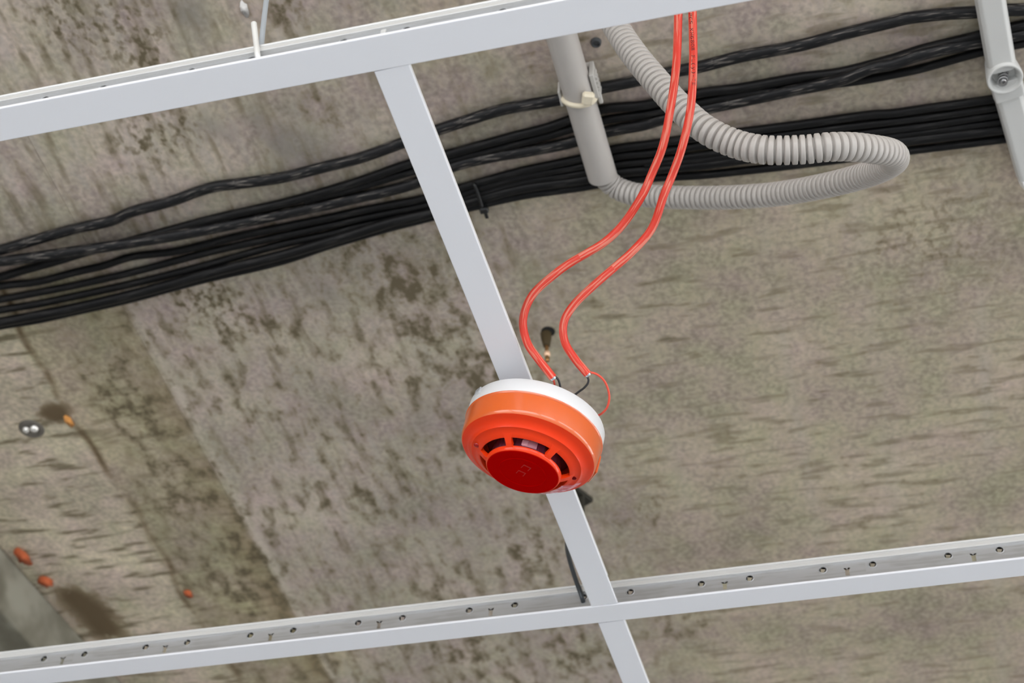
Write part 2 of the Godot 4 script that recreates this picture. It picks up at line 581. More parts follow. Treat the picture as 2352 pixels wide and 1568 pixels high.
# [pixel x, pixel y, radius in pixels, kind, strength] of the marks on the slab
func stains() -> Array:
	return [
		[270, 70, 110, "s", 0.9], [160, 90, 80, "s", 0.55], [420, 40, 80, "c", 0.9], [330, 130, 60, "s", 0.8], [120, 30, 90, "s", 0.5],
		[640, 40, 80, "m", 0.8], [720, 30, 100, "m", 0.6], [560, 300, 120, "c", 0.9], [620, 350, 90, "c", 0.7], [700, 250, 70, "m", 0.9],
		[330, 330, 80, "s", 0.9], [420, 300, 70, "s", 0.6], [800, 300, 110, "m", 0.6], [740, 350, 80, "c", 0.5],
		[880, 600, 110, "m", 1.0], [960, 660, 100, "m", 1.0], [1010, 760, 90, "m", 0.9], [1090, 880, 100, "m", 0.9], [800, 580, 70, "m", 0.7],
		[440, 680, 80, "s", 0.9], [520, 720, 90, "s", 0.6], [740, 650, 90, "c", 0.7], [1120, 1050, 90, "m", 0.8], [1230, 1260, 70, "m", 0.7],
		[680, 980, 130, "z", 0.7], [830, 1090, 130, "z", 0.8], [900, 960, 100, "c", 0.5], [930, 1170, 120, "m", 0.4], [640, 760, 130, "z", 0.6],
		[1550, 1440, 90, "m", 0.95], [1440, 1200, 90, "m", 0.5], [1330, 1500, 90, "m", 0.8], [1050, 1500, 110, "m", 0.55], [1480, 1180, 60, "s", 0.7],
		[250, 880, 90, "m", 0.9], [300, 960, 80, "m", 0.9], [430, 1130, 90, "m", 0.8], [520, 1300, 110, "m", 0.9], [600, 1440, 110, "w", 0.8],
		[205, 1405, 80, "k", 1.0], [245, 1455, 65, "k", 0.9], [155, 1368, 55, "k", 0.7], [122, 962, 34, "k", 1.0], [135, 945, 40, "k", 0.8], [95, 950, 30, "k", 0.5], [72, 985, 30, "k", 0.7],
		[750, 1510, 70, "w", 0.9], [700, 1480, 60, "m", 0.6], [800, 830, 120, "t", 0.12], [720, 1200, 150, "t", 0.12], [1700, 800, 220, "t", 0.06],
		[1480, 560, 160, "t", -0.09], [1450, 700, 160, "g", 0.3], [2150, 560, 200, "s", 0.5], [2280, 620, 90, "m", 0.5], [1560, 800, 120, "g", 0.4],
		[1900, 920, 120, "g", 0.4], [1700, 660, 90, "g", 0.3], [2000, 1100, 300, "t", 0.05], [1800, 1480, 300, "t", 0.04], [1300, 150, 90, "m", 0.6], [1060, 160, 100, "m", 0.5],
		[1900, 60, 150, "t", 0.08], [2100, 250, 130, "c", 0.4], [1000, 90, 120, "w", 0.5], [480, 400, 110, "t", 0.04], [650, 300, 180, "t", -0.08], [900, 640, 200, "t", -0.12], [1120, 280, 160, "t", -0.06], [480, 960, 120, "t", 0.08], [640, 1180, 120, "t", 0.06], [1060, 900, 140, "t", -0.08], [1020, 1250, 140, "t", 0.05], [620, 430, 150, "m", 0.4], [100, 400, 110, "t", 0.05],
	]

# ---------- the building shell: an open floor of a building under construction
func shell():
	var st := mb()
	abox(st, Vector3(0, -0.1, -2.0), Vector3(12, 0.2, 12), 0.0)
	structure(obj("floor", st, M.floor))
	st = mb()
	abox(st, Vector3(-6.1, SY / 2, -2.0), Vector3(0.2, SY + 0.1, 12))
	structure(obj("wall_left", st, M.wall))
	st = mb()
	abox(st, Vector3(0, SY / 2, -8.1), Vector3(12.4, SY + 0.1, 0.2))
	structure(obj("wall_far", st, M.wall))
	st = mb()
	abox(st, Vector3(6.1, 0.35, -2.0), Vector3(0.2, 0.7, 12))
	for z in [-7.8, -4.0, 0.0, 3.8]:
		abox(st, Vector3(6.1, SY / 2, z), Vector3(0.2, SY + 0.1, 0.4))
	structure(obj("wall_right", st, M.wall))
	st = mb()
	abox(st, Vector3(0, 0.2, 4.1), Vector3(12, 0.4, 0.2))
	for x in [-5.8, -2.0, 2.0, 5.8]:
		abox(st, Vector3(x, SY / 2, 4.1), Vector3(0.4, SY + 0.1, 0.2))
	structure(obj("wall_near", st, M.wall))

func panel_mesh(x0: float, x1: float, z0: float, z1: float, y: float, th: float, ch: float) -> SurfaceTool:
	var st := mb()
	# bottom face, chamfered long edges and sides
	var ring := [[0.0, 0.0], [ch, -ch]]
	var uv := func(p: Vector3) -> Vector2: return Vector2((p.x - TX0) / TS, (p.z - TZ0) / TS)
	var f := func(a: Vector3, b: Vector3, c: Vector3, d: Vector3, n: Vector3):
		tri(st, a, b, c, n, n, n, uv.call(a), uv.call(b), uv.call(c))
		tri(st, a, c, d, n, n, n, uv.call(a), uv.call(c), uv.call(d))
	f.call(Vector3(x0 + ch, y, z0), Vector3(x1 - ch, y, z0), Vector3(x1 - ch, y, z1), Vector3(x0 + ch, y, z1), Vector3.DOWN)
	f.call(Vector3(x0, y + ch, z0), Vector3(x0 + ch, y, z0), Vector3(x0 + ch, y, z1), Vector3(x0, y + ch, z1), Vector3(-0.7, -0.7, 0))
	f.call(Vector3(x1, y + ch, z0), Vector3(x1 - ch, y, z0), Vector3(x1 - ch, y, z1), Vector3(x1, y + ch, z1), Vector3(0.7, -0.7, 0))
	f.call(Vector3(x0, y + th, z0), Vector3(x0, y + ch, z0), Vector3(x0, y + ch, z1), Vector3(x0, y + th, z1), Vector3.LEFT)
	f.call(Vector3(x1, y + th, z0), Vector3(x1, y + ch, z0), Vector3(x1, y + ch, z1), Vector3(x1, y + th, z1), Vector3.RIGHT)
	f.call(Vector3(x0, y + th, z0), Vector3(x1, y + th, z0), Vector3(x1, y + th, z1), Vector3(x0, y + th, z1), Vector3.UP)
	f.call(Vector3(x0, y + th, z0), Vector3(x1, y + th, z0), Vector3(x1 - ch, y, z0), Vector3(x0 + ch, y, z0), Vector3.FORWARD)
	f.call(Vector3(x0, y + th, z1), Vector3(x1, y + th, z1), Vector3(x1 - ch, y, z1), Vector3(x0 + ch, y, z1), Vector3.BACK)
	return st

func slab():
	var c := Node3D.new()
	c.name = "ceiling"
	structure(c)
	add_child(c, true)
	var st := mb()
	abox(st, Vector3(0, SY + 0.13, -2.0), Vector3(12.4, 0.24, 12.4))
	obj("slab", st, M.concrete, c)
	# formwork panels: the slab's underside keeps their joints and small steps
	var edges := [-6.0, -2.4, -0.887, -0.757, 2.5, 6.0]
	var steps := [0.0, 0.0005, 0.0010, 0.0006, 0.0006]
	for i in edges.size() - 1:
		var p := panel_mesh(edges[i], edges[i + 1], -8.0, 4.0, SY + steps[i], 0.012 - steps[i], 0.0006)
		obj("formwork_panel", p, M.slab, c)
	# the edge of a beam at the left
	st = mb()
	var a := on_plane(0, 1252, SH)
	var b := on_plane(195, 1470, SH)
	var d := (b - a).normalized()
	var s := Vector3(-d.z, 0, d.x)
	if s.x > 0:
		s = -s
	var p0 := a - d * 1.5
	var p1 := b + d * 3.0
	sweep(st, rounded([Vector2(0, 0), Vector2(0.0, -0.075), Vector2(0.30, -0.075), Vector2(0.30, 0)], 0.006, 3), p0, p1, s)
	obj("beam", st, M.beam, c)

# ---------- the grid
func hole_shape(kind: String, c: Vector2) -> Array:
	var out := []
	if kind == "round":
		for k in 14:
			out.append(c + Vector2(cos(TAU * k / 14), sin(TAU * k / 14)) * Vector2(0.0031, 0.0031))
	else:
		for p in [[-0.0018, -0.0045], [0.0018, -0.0045], [0.0018, 0.0012], [0.0030, 0.0038], [0.0012, 0.0038], [0, 0.0022], [-0.0012, 0.0038], [-0.0030, 0.0038], [-0.0018, 0.0012]]:
			out.append(c + Vector2(p[0], p[1]))
	return out

func wtri(st: SurfaceTool, p: Array, z: float, n: Vector3):
	var q := []
	for e in p:
		q.append(Vector3(e.x, e.y, z))
	tri(st, q[0], q[1], q[2], n, n, n, Vector2(p[0].x * 4, p[0].y * 9), Vector2(p[1].x * 4, p[1].y * 9), Vector2(p[2].x * 4, p[2].y * 9))

# a thin upright plate with punched holes; each hole sits in a cell of its own, walls included
func punched(st: SurfaceTool, x0: float, x1: float, y0: float, y1: float, z: float, th: float, holes: Array):
	var cut := [x0]
	for h in holes:
		if h[1] - 0.007 > x0 and h[1] + 0.007 < x1:
			cut.append(h[1] - 0.007)
			cut.append(h[1] + 0.007)
	cut.append(x1)
	for i in range(0, cut.size() - 1):
		var a: float = cut[i]
		var b: float = cut[i + 1]
		var poly := []
		if i % 2 == 1:
			for h in holes:
				if h[1] > a and h[1] < b:
					poly = hole_shape(h[0], Vector2(h[1], h[2]))
		for s in [-1.0, 1.0]:
			var n := Vector3(0, 0, s)
			var zz: float = z + th / 2 * s
			if poly.is_empty():
				wtri(st, [Vector2(a, y0), Vector2(b, y0), Vector2(b, y1)], zz, n)
				wtri(st, [Vector2(a, y0), Vector2(b, y1), Vector2(a, y1)], zz, n)
				continue
			var rect := [Vector2(a, y0), Vector2(b, y0), Vector2(b, y1), Vector2(a, y1)]
			# keyhole polygon: outer loop, cut to the hole, hole the other way, back
			var key := PackedVector2Array()
			for q in rect:
				key.append(q)
			key.append(rect[0])
			var best := 0
			for k in poly.size():
				if poly[k].distance_to(rect[0]) < poly[best].distance_to(rect[0]):
					best = k
			for k in poly.size() + 1:
				key.append(poly[(best - k + poly.size() * 2) % poly.size()])
			var ix := Geometry2D.triangulate_polygon(key)
			for k in range(0, ix.size(), 3):
				wtri(st, [key[ix[k]], key[ix[k + 1]], key[ix[k + 2]]], zz, n)
		if poly.size() == 14:                                    # raised lip round a punched hole, on the face toward +z
			var hc := Vector3((a + b) / 2, 0.0206, z + th / 2)
			lathe(st, [[0.0040, -0.0001], [0.0036, 0.0004], [0.0032, 0.0005], [0.0030, 0.0]], 16, Basis(Vector3.RIGHT, Vector3.BACK, Vector3.DOWN), hc)
		for k in poly.size():
			var p: Vector2 = poly[k]
			var q: Vector2 = poly[(k + 1) % poly.size()]
			var nn := Vector3((q - p).y, -(q - p).x, 0).normalized() * -1.0
			quad(st, Vector3(p.x, p.y, z - th / 2), Vector3(q.x, q.y, z - th / 2), Vector3(q.x, q.y, z + th / 2), Vector3(p.x, p.y, z + th / 2), nn)

func tee(called: String, label: String, group: String, origin: Vector3, yaw: float, x0: float, x1: float, holes: Array, hw := 0.012) -> Node3D:
	# built along x at z = 0, y = 0 being the visible face
	var t := thing(called, label, "ceiling grid", origin, group)
	t.rotation.y = yaw
	var st := mb()
	sweep(st, rounded([Vector2(-hw, 0), Vector2(hw, 0), Vector2(hw, 0.0023), Vector2(-hw, 0.0023)], 0.0011, 5), Vector3(x0, 0, 0), Vector3(x1, 0, 0), Vector3(0, 0, 1))
	obj("face_cap", st, M.white_steel, t)
	st = mb()
	punched(st, x0, x1, 0.0020, 0.0262, 0, 0.0012, holes)
	obj("web", st, M.galvanized, t)
	st = mb()
	sweep(st, rounded([Vector2(-0.0032, 0.0258), Vector2(0.0032, 0.0258), Vector2(0.0032, 0.0300), Vector2(0.0012, 0.0311), Vector2(0.0032, 0.0320), Vector2(0.0032, 0.0336), Vector2(-0.0032, 0.0336), Vector2(-0.0032, 0.0320), Vector2(-0.0012, 0.0311), Vector2(-0.0032, 0.0300)], 0.0006, 3), Vector3(x0, 0, 0), Vector3(x1, 0, 0), Vector3(0, 0, 1))
	obj("bulb", st, M.zinc, t)
	return t

func runners():
	var holes := []
	for k in range(-20, 18):
		holes.append(["round", -0.1429 + 0.10645 * k, 0.0206])
		holes.append(["slot", -0.1223 + 0.10645 * k, 0.0163])
		holes.append(["round", -0.1002 + 0.10645 * k, 0.0206])
	var near := holes.duplicate(true)
	for h in near:
		h[1] += -0.4925 - (-0.1429 - 0.10645 * 3) + 0.0
	var a := tee("main_runner", "white T-section grid runner crossing the top left, nearest and widest of the bars", "bars of the suspended ceiling grid", Vector3(0, GY, ZA), 0.0, -2.4, 1.8, near, 0.0127)
	a.rotation.y = 0.0
	tee("main_runner", "white T-section grid runner across the bottom with punched grey web above its face", "bars of the suspended ceiling grid", Vector3(0, GY, ZB), 0.0, -2.4, 1.8, holes)
	# the cross tees run along z with a slight skew
	var skew := -0.0363774
	var xa := -0.249019
	var yaw := PI / 2 + atan(skew)
	for q in [[-0.0125, -0.5875, "long white cross tee running down behind the orange detector between the two runners"], [-0.6125, -1.1875, "short white cross tee continuing below the lower runner at the bottom edge"]]:
		var z0: float = q[0]
		var z1: float = q[1]
		var m := (z0 + z1) / 2
		var l := absf(z1 - z0)
		tee("cross_tee", q[2], "bars of the suspended ceiling grid", Vector3(xa + m * skew, GY + 0.0004, ZA + m), yaw, -l / 2, l / 2, [])
		if z0 > -0.1:
			var t: Node3D = get_node("cross_tee")
			var st := mb()
			var e := on_wall(882, 66, ZA + 0.0011)
			abox(st, Vector3(e.x, GY + 0.0195, ZA + 0.0011), Vector3(0.0036, 0.012, 0.0012), 0.0003)
			obj("end_clip", st, M.zinc, t).transform = t.transform.affine_inverse()

func hangers():
	# wire through the near runner's web: a stub end in front, the long leg behind up to the slab
	var w := thing("hanger_wire", "pale galvanized hanger wire with a short white end at the top left runner", "wire", Vector3.ZERO, "")
	var s0 := on_wall(583, 54, ZA + 0.008)
	var s1 := on_wall(592, 128, ZA + 0.0035)
	var st := mb()
	var through := Vector3(s1.x, s1.y - 0.002, ZA)
	tube(st, smooth_path([s0, s0.lerp(s1, 0.5), s1, through, through + Vector3(-0.001, -0.0006, -0.002)], 5), 0.0020, 12)
	obj("wire_end", st, mat(Color(0.90, 0.90, 0.89), 0.35, 0.2), w).set_meta("label", "bright short bent end")
	st = mb()
	var l0 := on_wall(600, 108, ZA - 0.006)
	var l1 := on_wall(612, 0, ZA - 0.010)
	var dir := (l1 - l0) / (l1.y - l0.y)
	var top := l0 + dir * (SY - l0.y)
	tube(st, smooth_path([through + Vector3(0.0, 0.0, -0.002), l0.lerp(through, 0.5) + Vector3(0, 0, -0.002), l0, l0.lerp(top, 0.3), top], 6), 0.0019, 12)
	obj("wire_leg", st, M.wire, w)
	# the far runner's wire, mostly behind the cross tee, and its bracket on the slab
	var h := thing("hanger_wire", "dark grey hanger wire rising behind the cross tee from the lower runner", "wire")
	st = mb()
	var b0 := on_wall(1337, 1372, ZB + 0.004)
	var b1 := on_wall(1322, 1330, ZB + 0.005)
	var b2 := on_wall(1303, 1262, ZB - 0.006)
	var bt := on_plane(1330, 1158, SH - 0.03)
	tube(st, smooth_path([Vector3(b0.x, b0.y - 0.002, ZB - 0.003), b0, b1, b2, b2.lerp(bt, 0.5) + Vector3(0.004, 0, 0), bt], 7), 0.0021, 12)
	obj("wire_leg", st, M.dark_wire, h)
	var k := thing("hanger_bracket", "small dark angle bracket on the slab peeking out right of the cross tee", "bracket")
	st = mb()
	var c := on_plane(1335, 1153, SH - 0.012)
	var r := Vector3(cos(0.5), 0, sin(0.5))
	var f := Vector3(-r.z, 0, r.x)
	box(st, c + Vector3(0, 0.009, 0) - r * 0.002, r * 0.009, Vector3(0, 0.003, 0), f * 0.014, 0.0006)
	obj("fixing_plate", st, M.dark_steel, k)
	st = mb()
	box(st, c + Vector3(0, -0.011, 0) + f * 0.003, r * 0.007, Vector3(0, 0.018, 0), f * 0.002, 0.0006)
	obj("hanging_leg", st, M.dark_steel, k)

# ---------- conduit
func conduit():
	var pr := 0.0145
	var hp := SH - pr - 0.010
	var a := on_plane(1276, 35, hp)
	var b := on_plane(1384.5, 407, hp)
	var d := (b - a).normalized()
	var c := thing("rigid_conduit", "straight grey plastic conduit pipe fixed under the slab, ending beside the red cables", "pipe")
	var st := mb()
	var start := a - d * 0.8
	tube(st, [start, a, a.lerp(b, 0.5), b - d * 0.001], pr, 40, 1.0, false)
	obj("pipe_body", st, M.grey_pvc, c)
	st = mb()
	var bb := Basis(d.cross(Vector3.UP).normalized(), d, d.cross(Vector3.UP).normalized().cross(d))
	lathe(st, [[pr, -0.002], [pr - 0.0003, -0.0005], [pr - 0.001, 0.0], [pr - 0.0024, 0.0], [pr - 0.003, -0.001], [pr - 0.003, -0.03]], 40, bb, b)
	obj("pipe_mouth", st, M.grey_pvc, c)
	# corrugated hose out of the pipe's mouth, looping toward the viewer and back up behind the runner
	var hose := thing("corrugated_hose", "grey corrugated plastic hose looping out of the conduit to the right and back", "hose")
	var fr := 0.0114
	var ctrl := [b - d * 0.03, b - d * 0.008]
	for q in [[1411, 428, 1.552], [1450, 444, 1.545], [1505, 451, 1.53], [1628, 454, 1.49], [1700, 452, 1.465], [1788, 445, 1.435], [1896, 426, 1.385], [1975, 406, 1.345], [2030, 385, 1.30], [2056, 366, 1.262], [2046, 351, 1.232], [2000, 342, 1.212], [1950, 337, 1.202], [1896, 338, 1.198], [1850, 343, 1.20], [1756, 344, 1.205], [1692, 331, 1.215], [1625, 300, 1.225], [1564, 249, 1.243], [1501, 179, 1.27], [1453, 120, 1.297], [1416, 64, 1.325], [1380, 0, 1.355], [1340, -70, 1.385]]:
		ctrl.append(at_depth(q[0], q[1], q[2]))
	ctrl.append(at_depth(1295, -150, 1.40))
	ctrl.append(on_plane(1275, -200, SH - 0.004))
	var pitch := 0.0059
	var per := 12
	var path := resample(smooth_path(ctrl, 14), pitch / per)
	var rad := []
	for i in path.size():
		var ph := fposmod(float(i) / per, 1.0)
		var g := exp(-pow((ph - 0.5) / 0.12, 2.0))
		rad.append(fr - 0.0036 * g)
	st = mb()
	tube(st, path, rad, 26)
	obj("hose_body", st, M.flex_pvc, hose)
	# clip and cream tie that hold the pipe
	var tc := on_plane(1331, 213, hp)
	tc = a + d * (tc - a).dot(d)
	var side := d.cross(Vector3.UP).normalized()
	if side.x < 0:
		side = -side
	var clip := thing("pipe_clip", "pale grey plastic saddle clip with toothed edge behind the conduit pipe", "clip")
	st = mb()
	var k0 := tc - d * 0.006
	box(st, k0 + Vector3(0, pr + 0.0045, 0), side * 0.017, Vector3(0, 0.0045, 0), d * 0.011, 0.001)
	obj("saddle", st, M.clip_white, clip)
	st = mb()
	var e0 := k0 + side * (pr + 0.0028) + Vector3(0, 0.006, 0)
	box(st, e0 - d * 0.001, side * 0.0022, Vector3(0, 0.012, 0), d * 0.0135, 0.0006)
	for j in 5:
		box(st, e0 + side * 0.0030 - d * (0.010 - 0.0048 * j) + Vector3(0, -0.004, 0), side * 0.0013, Vector3(0, 0.006, 0), d * 0.0013, 0.0003)
	box(st, e0 + side * 0.002 + d * 0.013 + Vector3(0, -0.008, 0), side * 0.0018, Vector3(0, 0.0025, 0), d * 0.007, 0.0006)
	obj("toothed_arm", st, M.clip_white, clip)
	st = mb()
	var e1 := k0 - side * (pr + 0.0024) + Vector3(0, 0.004, 0)
	box(st, e1 + d * 0.004, side * 0.0012, Vector3(0, 0.009, 0), d * 0.0065, 0.0006)
	box(st, e1 - side * 0.0006 + d * 0.011 + Vector3(0, -0.005, 0), side * 0.0012, Vector3(0, 0.003, 0), d * 0.004, 0.0005)
	obj("hooked_arm", st, M.clip_white, clip)
	var tie := thing("cable_tie", "cream cable tie round the grey conduit pipe, its square head facing down", "cable tie")
	st = mb()
	var loop := []
	for j in 33:
		var an := TAU * j / 32
		loop.append(tc + d * 0.004 + (side * cos(an) + Vector3.UP.cross(side).cross(side) * 0.0 + d.cross(side) * sin(an)) * (pr + 0.0009) + d * 0.0035 * cos(an))
	tube(st, loop, 0.0025, 12, 1.0, false)
	obj("tie_band", st, M.tie_cream, tie)
	st = mb()
	var hd := on_plane(1351, 226, hp - pr - 0.003)
	box(st, hd, (side + d * 0.35).normalized() * 0.0058, Vector3(0, 0.0040, 0), (d - side * 0.35).normalized() * 0.0062, 0.0020)
	obj("tie_head", st, M.tie_cream, tie)

# ---------- black cables on the slab
func cable(label: String, pts: Array, r: float, m: Material, drop := 0.0):
	var ctrl := []
	for p in pts:
		var dr: float = p[2] if p.size() > 2 else drop
		ctrl.append(on_plane(p[0], p[1], SH - dr - r - 0.001))
	var first: Vector3 = ctrl[0]
	var last: Vector3 = ctrl[ctrl.size() - 1]
	var head: Vector3 = (last - ctrl[ctrl.size() - 2]).normalized()
	if pts[0][0] < 0:
		ctrl.push_front(first + (first - ctrl[1]).normalized() * 0.4)
	ctrl.append(last + head * 0.3)
	var st := mb()
	tube(st, smooth_path(ctrl, 5), r, 14)
	var o := obj("black_cable", st, m)
	tag(o, label, "cable", "black cables fixed along the slab")

func black_cables():
	cable("black cable arching highest and apart from the rest, topmost of the black cables", [[-120, 602], [0, 574], [86, 549], [172, 525], [258, 506], [300, 487], [396, 461], [453, 440], [491, 429], [568, 419], [650, 407], [746, 383], [822, 364], [916, 331], [1000, 300], [1065, 279], [1152, 252], [1217, 240], [1282, 229], [1372, 204], [1458, 186], [1545, 165], [1604, 154], [1700, 130], [1834, 105], [1941, 77], [2050, 50], [2084, 42], [2168, 32], [2239, 28], [2312, 23], [2352, 22], [2480, 10]], 0.0058, M.black_dusty)
	cable("dusty scuffed black cable crossing over its neighbours in the middle of the upper bundle", [[-120, 606, 0.009], [0, 600, 0.009], [86, 589, 0.010], [172, 577, 0.011], [300, 558, 0.010], [472, 528, 0.004], [650, 491], [746, 471], [822, 454], [880, 441], [956, 420], [1043, 381], [1130, 360], [1217, 346], [1304, 329], [1400, 301], [1480, 286], [1513, 276], [1610, 252], [1700, 233], [1834, 205, 0.004], [1928, 185, 0.009], [2000, 157, 0.009], [2050, 147, 0.009], [2112, 126, 0.008], [2247, 97], [2328, 82], [2480, 55]], 0.0058, M.black_dusty)
	cable("black cable diving under the scuffed one at the left, upper edge of the upper bundle", [[-120, 660], [0, 636], [69, 616], [138, 597], [200, 578], [300, 553], [396, 527], [491, 502], [650, 466], [746, 440], [822, 417], [937, 377], [1043, 350], [1174, 314], [1260, 292], [1382, 251], [1480, 241], [1610, 213], [1700, 202], [1834, 178], [1928, 166], [2050, 135], [2112, 115], [2247, 82], [2328, 62], [2480, 30]], 0.0048, M.black)
	cable("thin black cable tucked between the two cables of the upper bundle", [[700, 461], [746, 449], [822, 430], [937, 396], [1043, 366], [1174, 333], [1260, 311], [1382, 277], [1480, 262], [1610, 235], [1700, 217], [1834, 200], [1968, 186], [2050, 171], [2112, 158], [2247, 121], [2328, 104], [2480, 76]], 0.0043, M.black)
	cable("black cable at the top of the lower bundle, meeting the scuffed one at the left", [[-120, 681], [0, 657], [86, 647], [172, 625], [241, 609], [300, 590], [396, 578], [472, 561], [539, 544], [650, 521], [746, 502], [822, 485], [899, 470], [966, 457], [1065, 429], [1195, 393], [1336, 363], [1415, 341], [1491, 331], [1610, 314], [1700, 303], [1834, 286], [2000, 263], [2050, 260], [2112, 251], [2269, 229], [2480, 196]], 0.0043, M.black)
	cable("second black cable from the top of the lower bundle", [[-120, 714], [0, 688], [86, 672], [172, 655], [300, 626], [396, 601], [472, 581], [650, 541], [746, 520], [822, 503], [899, 487], [975, 471], [1065, 444], [1195, 406], [1336, 381], [1415, 359], [1491, 351], [1610, 334], [1700, 322], [1834, 304], [2000, 284], [2112, 271], [2269, 249], [2480, 214]], 0.0041, M.black)
	cable("third black cable down in the lower bundle", [[-120, 737], [0, 712], [86, 698], [172, 680], [300, 652], [396, 629], [472, 609], [650, 560], [746, 540], [822, 520], [899, 502], [979, 481], [1065, 456], [1195, 419], [1336, 397], [1415, 378], [1491, 370], [1610, 356], [1700, 343], [1834, 326], [2000, 303], [2112, 290], [2269, 266], [2480, 231]], 0.0041, M.black)
	cable("black cable hanging lowest over the lower edge of the lower bundle", [[-120, 766, 0.007], [0, 740, 0.007], [86, 724, 0.007], [172, 707, 0.007], [300, 677, 0.007], [396, 651, 0.007], [472, 629, 0.007], [650, 585, 0.006], [746, 557, 0.006], [822, 534, 0.006], [899, 510, 0.006], [975, 493, 0.004], [1065, 467, 0.0], [1195, 433], [1336, 413], [1415, 397], [1491, 390], [1610, 378], [1700, 366], [1834, 349], [2000, 332], [2112, 319], [2269, 301], [2480, 272]], 0.0054, M.black)
	cable("bottom black cable of the lower bundle, along its lower edge against the slab", [[-120, 776], [0, 749], [86, 735], [172, 716], [300, 687], [396, 661], [472, 641], [650, 599], [746, 567], [822, 544], [899, 522], [975, 503], [1065, 480], [1195, 450], [1336, 430], [1415, 416], [1491, 409], [1610, 402], [1700, 393], [1834, 378], [2000, 357], [2112, 343], [2269, 324], [2480, 296]], 0.0043, M.black)
	cable("thin black cable running between the second and lowest cables near the white clamp", [[1480, 379, 0.001], [1610, 367, 0.001], [1700, 355, 0.001], [1834, 338], [2000, 318], [2112, 304], [2269, 283], [2480, 252]], 0.0040, M.black)
	# tie round the lower bundle
	var t := thing("cable_tie", "black cable tie round the lower cable bundle right of the cross tee", "cable tie")
	var st := mb()
	var ctrl := []
	for q in [[1088, 418, 0.002], [1090, 424, 0.010], [1096, 440, 0.0125], [1102, 458, 0.013], [1107, 474, 0.013], [1110, 482, 0.010], [1111, 486, 0.002]]:
		ctrl.append(on_plane(q[0], q[1], SH - q[2]))
	tube(st, smooth_path(ctrl, 5), 0.0018, 10)
	obj("tie_band", st, M.tie_black, t)
	st = mb()
	var hd := on_plane(1112, 481, SH - 0.012)
	box(st, hd, Vector3(0.0045, 0, 0), Vector3(0, 0.0035, 0), Vector3(0, 0, 0.0035), 0.001)
	box(st, hd + Vector3(0.0005, -0.001, -0.006), Vector3(0.0018, 0, 0), Vector3(0, 0.001, 0), Vector3(0, 0, 0.005), 0.0004)
	obj("tie_head", st, M.tie_black, t)

# ---------- the white clamp over the cables at the right
func strap():
	var t := thing("cable_clamp", "white plastic cable clamp with round screw boss bridging the black cables at the right", "clamp")
	var hf := SH - 0.030
	var a := on_plane(2277, 0, hf)
	var b := on_plane(2305, 165, hf)
	var d := (b - a).normalized()
	var s := Vector3(-d.z, 0, d.x)
	if s.x < 0:
		s = -s
	var prof := [Vector2(-0.0135, 0.013), Vector2(-0.0115, 0.002), Vector2(-0.0085, 0.0), Vector2(0.0085, 0.0), Vector2(0.0115, 0.002), Vector2(0.0135, 0.013)]
	var st := mb()
	sweep(st, rounded(prof, 0.001, 2), a - d * 0.05, b, s)
	obj("upper_arm", st, M.strap, t)
	st = mb()
	var l0 := on_plane(2331, 280, hf + 0.004)
	var l1 := on_plane(2371, 412, hf + 0.006)
	var d2 := (l1 - l0).normalized()
	var s2 := Vector3(-d2.z, 0, d2.x)
	if s2.x < 0:
		s2 = -s2
	sweep(st, rounded(prof, 0.001, 2), b.lerp(l0, 0.35) + Vector3(0, 0.001, 0), l1, s2)
	obj("lower_arm", st, M.strap, t)
	st = mb()
	sweep(st, rounded([Vector2(-0.0130, 0.013), Vector2(-0.0095, -0.0005), Vector2(0.0095, -0.0005), Vector2(0.0130, 0.013)], 0.001, 2), l1, l1 + d2 * 0.011, s2)
	obj("end_stop", st, M.strap_tip, t)
	st = mb()
	var c := on_plane(2309, 183, hf - 0.004)
	lathe(st, [[0.0135, 0.030], [0.0158, 0.010], [0.0164, 0.002], [0.0160, 0.0005], [0.0152, 0.0], [0.0138, 0.0004], [0.0122, 0.004], [0.0100, 0.010], [0.0080, 0.011], [0.0, 0.011]], 40, Basis.IDENTITY, c)
	obj("screw_boss", st, M.strap, t)
	# a sloped shoulder from the boss down to the lower arm
	st = mb()
	var sh0 := c + Vector3(0, 0.003, 0) + d2 * 0.006
	sweep(st, rounded([Vector2(-0.0150, 0.012), Vector2(-0.0135, 0.001), Vector2(0.0135, 0.001), Vector2(0.0150, 0.012)], 0.002, 3), sh0, sh0 + d2 * 0.021, s2)
	obj("shoulder", st, M.strap, t)
	st = mb()
	var coil := []
	for j in 61:
		var an := TAU * j / 20.0
		var q := float(j) / 60
		coil.append(c + Vector3(cos(an) * 0.0040, 0.0095 - 0.011 * q, sin(an) * 0.0040) + Vector3(-0.003, 0, -0.002) * q)
	tube(st, coil, 0.0009, 8)
	lathe(st, [[0.0028, 0.012], [0.0028, -0.0015], [0.0022, -0.0022], [0.0014, -0.0022], [0.0012, -0.0005], [0.0, -0.0005]], 20, Basis.IDENTITY, c + Vector3(-0.002, 0, -0.001))
	obj("fixing_screw", st, M.screw, t)

